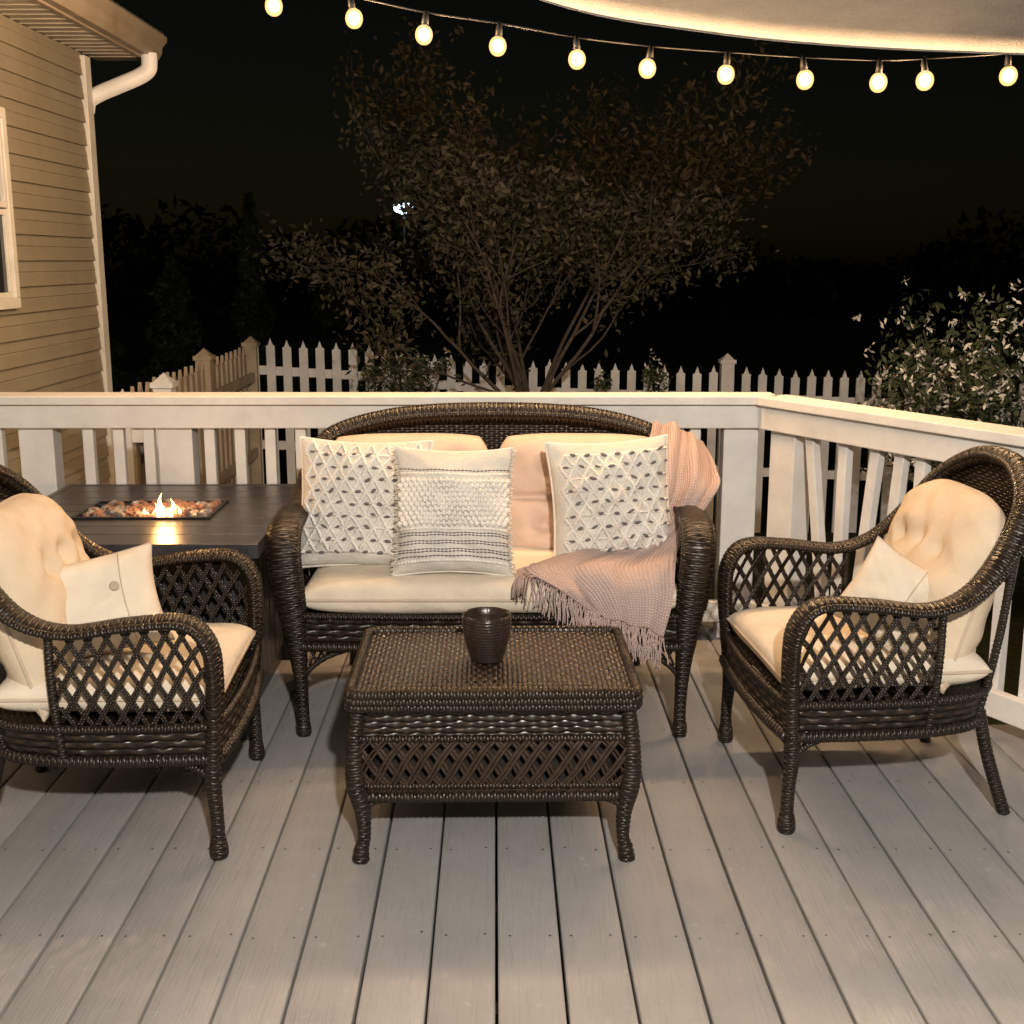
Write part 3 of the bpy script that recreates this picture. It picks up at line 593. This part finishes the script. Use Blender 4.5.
def rocks(name,mat,n,sd):
    r=np.random.default_rng(sd); m=MB()
    for i in range(n):
        c=np.array([r.uniform(-bx+.02,bx-.02),r.uniform(-by+.02,by-.02),zt-.03+r.uniform(0,.035)]); s=r.uniform(.012,.023)
        a=np.linspace(0,np.pi,6); bb_=np.linspace(0,2*np.pi,8); G=np.zeros((6,8,3)); jit=r.uniform(.7,1.25,(6,8)); jit[:,-1]=jit[:,0]; jit[0]=jit[0,0]; jit[-1]=jit[-1,0]
        G[...,0]=np.sin(a)[:,None]*np.cos(bb_)[None]*jit*s*1.15; G[...,1]=np.sin(a)[:,None]*np.sin(bb_)[None]*jit*s; G[...,2]=np.cos(a)[:,None]*jit*s*.85
        m.grid(G+c)
    m.obj(name,mat,ft,False)
rocks("lava_rocks",M_lava,190,1); rocks("grey_lava_rocks",M_lava2,90,2)
def flames(name,mat,lst):
    m=MB()
    for x,y,h,r in lst:
        s=np.linspace(0,1,14); ph=rng.uniform(0,6)
        P=np.stack([x+.012*np.sin(s*4+ph)*s,y+.008*np.cos(s*5+ph)*s,zt-.01+h*s],-1); m.tube(P,np.maximum(r*np.sin(np.pi*np.clip(s,0,1)**.55)*(1-s*.5),.0004),sides=10)
    m.obj(name,mat,ft)
flames("flames",M_flame,[(.055,-.075,.085,.015),(.085,-.06,.065,.013),(.03,-.06,.05,.012),(.11,-.08,.045,.010),(.065,-.105,.055,.013),(-.0,-.06,.03,.009),(.09,-.10,.04,.012)])
flames("flame_cores",M_flame2,[(.06,-.09,.045,.017),(.085,-.085,.04,.014)])
plight("fire_glow",(.07,-.10,zt+.09),4,(1,.48,.16),.03,ft)
# ---------------------------------------------------------------- blanket
rowsL=[(.54,4.37,.66),(.53,4.36,.82),(.51,4.29,.905),(.49,4.19,.89),(.465,4.06,.83),(.45,3.97,.70),(.38,3.90,.575),(.18,3.78,.555),(.06,3.66,.545),(.05,3.605,.535),(.14,3.555,.49),(.23,3.54,.43)]
rowsR=[(.66,4.30,.58),(.67,4.28,.76),(.675,4.23,.845),(.69,4.13,.82),(.695,4.00,.775),(.68,3.88,.745),(.61,3.82,.66),(.535,3.76,.565),(.515,3.67,.55),(.505,3.60,.54),(.495,3.55,.47),(.465,3.54,.35)]
Lc=cr(rowsL,12);Rc=cr(rowsR,12); nn=60; t_=np.linspace(0,1,nn); P=Lc[:,None]*(1-t_)[None,:,None]+Rc[:,None]*t_[None,:,None]
s_=np.linspace(0,1,len(Lc))
P[...,2]+=(.02*np.sin(np.pi*t_)[None]*np.exp(-((s_-.28)/.14)**2)[:,None])
fold=(.010*np.sin(t_[None]*17+s_[:,None]*7)+.007*np.sin(t_[None]*9-s_[:,None]*11))+.003*np.sin(t_[None]*37+s_[:,None]*23); amp=np.where(s_<.5,.9,.6)[:,None]
P[...,2]+=(fold+.008)*amp; P[...,1]-=fold*amp*.8
UV=np.stack([t_[None]*.40+0*s_[:,None],s_[:,None]*1.35+0*t_[None]],-1)
m=MB(); m.grid(P,UV); bl=empty("throw_blanket"); m.obj("knit_cloth",M_knit,bl,solid=.012)
fr=MB()
edge=[P[-1,i] for i in range(0,nn,1)]+[P[i,0] for i in range(int(len(Lc)*.70),len(Lc))]
for p in edge:
    for kk in range(2):
        q=p+rng.normal(0,.003,3); L_=rng.uniform(.07,.11); a,b_=rng.normal(0,.012,2); 
        if q[2]>.53: P2=[q,q+np.array([-.02,-.03,.004]),q+np.array([-.03+a,-.055-abs(b_),-.02]),q+np.array([-.035+a,-.06,-L_*.7])]
        else: P2=[q,q+np.array([a*.5-.003,-.008,-L_*.35]),q+np.array([a,-.010+b_*.3,-L_*.7]),q+np.array([a*1.3,-.008+b_*.5,-L_])]
        fr.tube(cr(P2,4),.0022,sides=5)
fr.obj("fringe",M_knit,bl)
print("done")
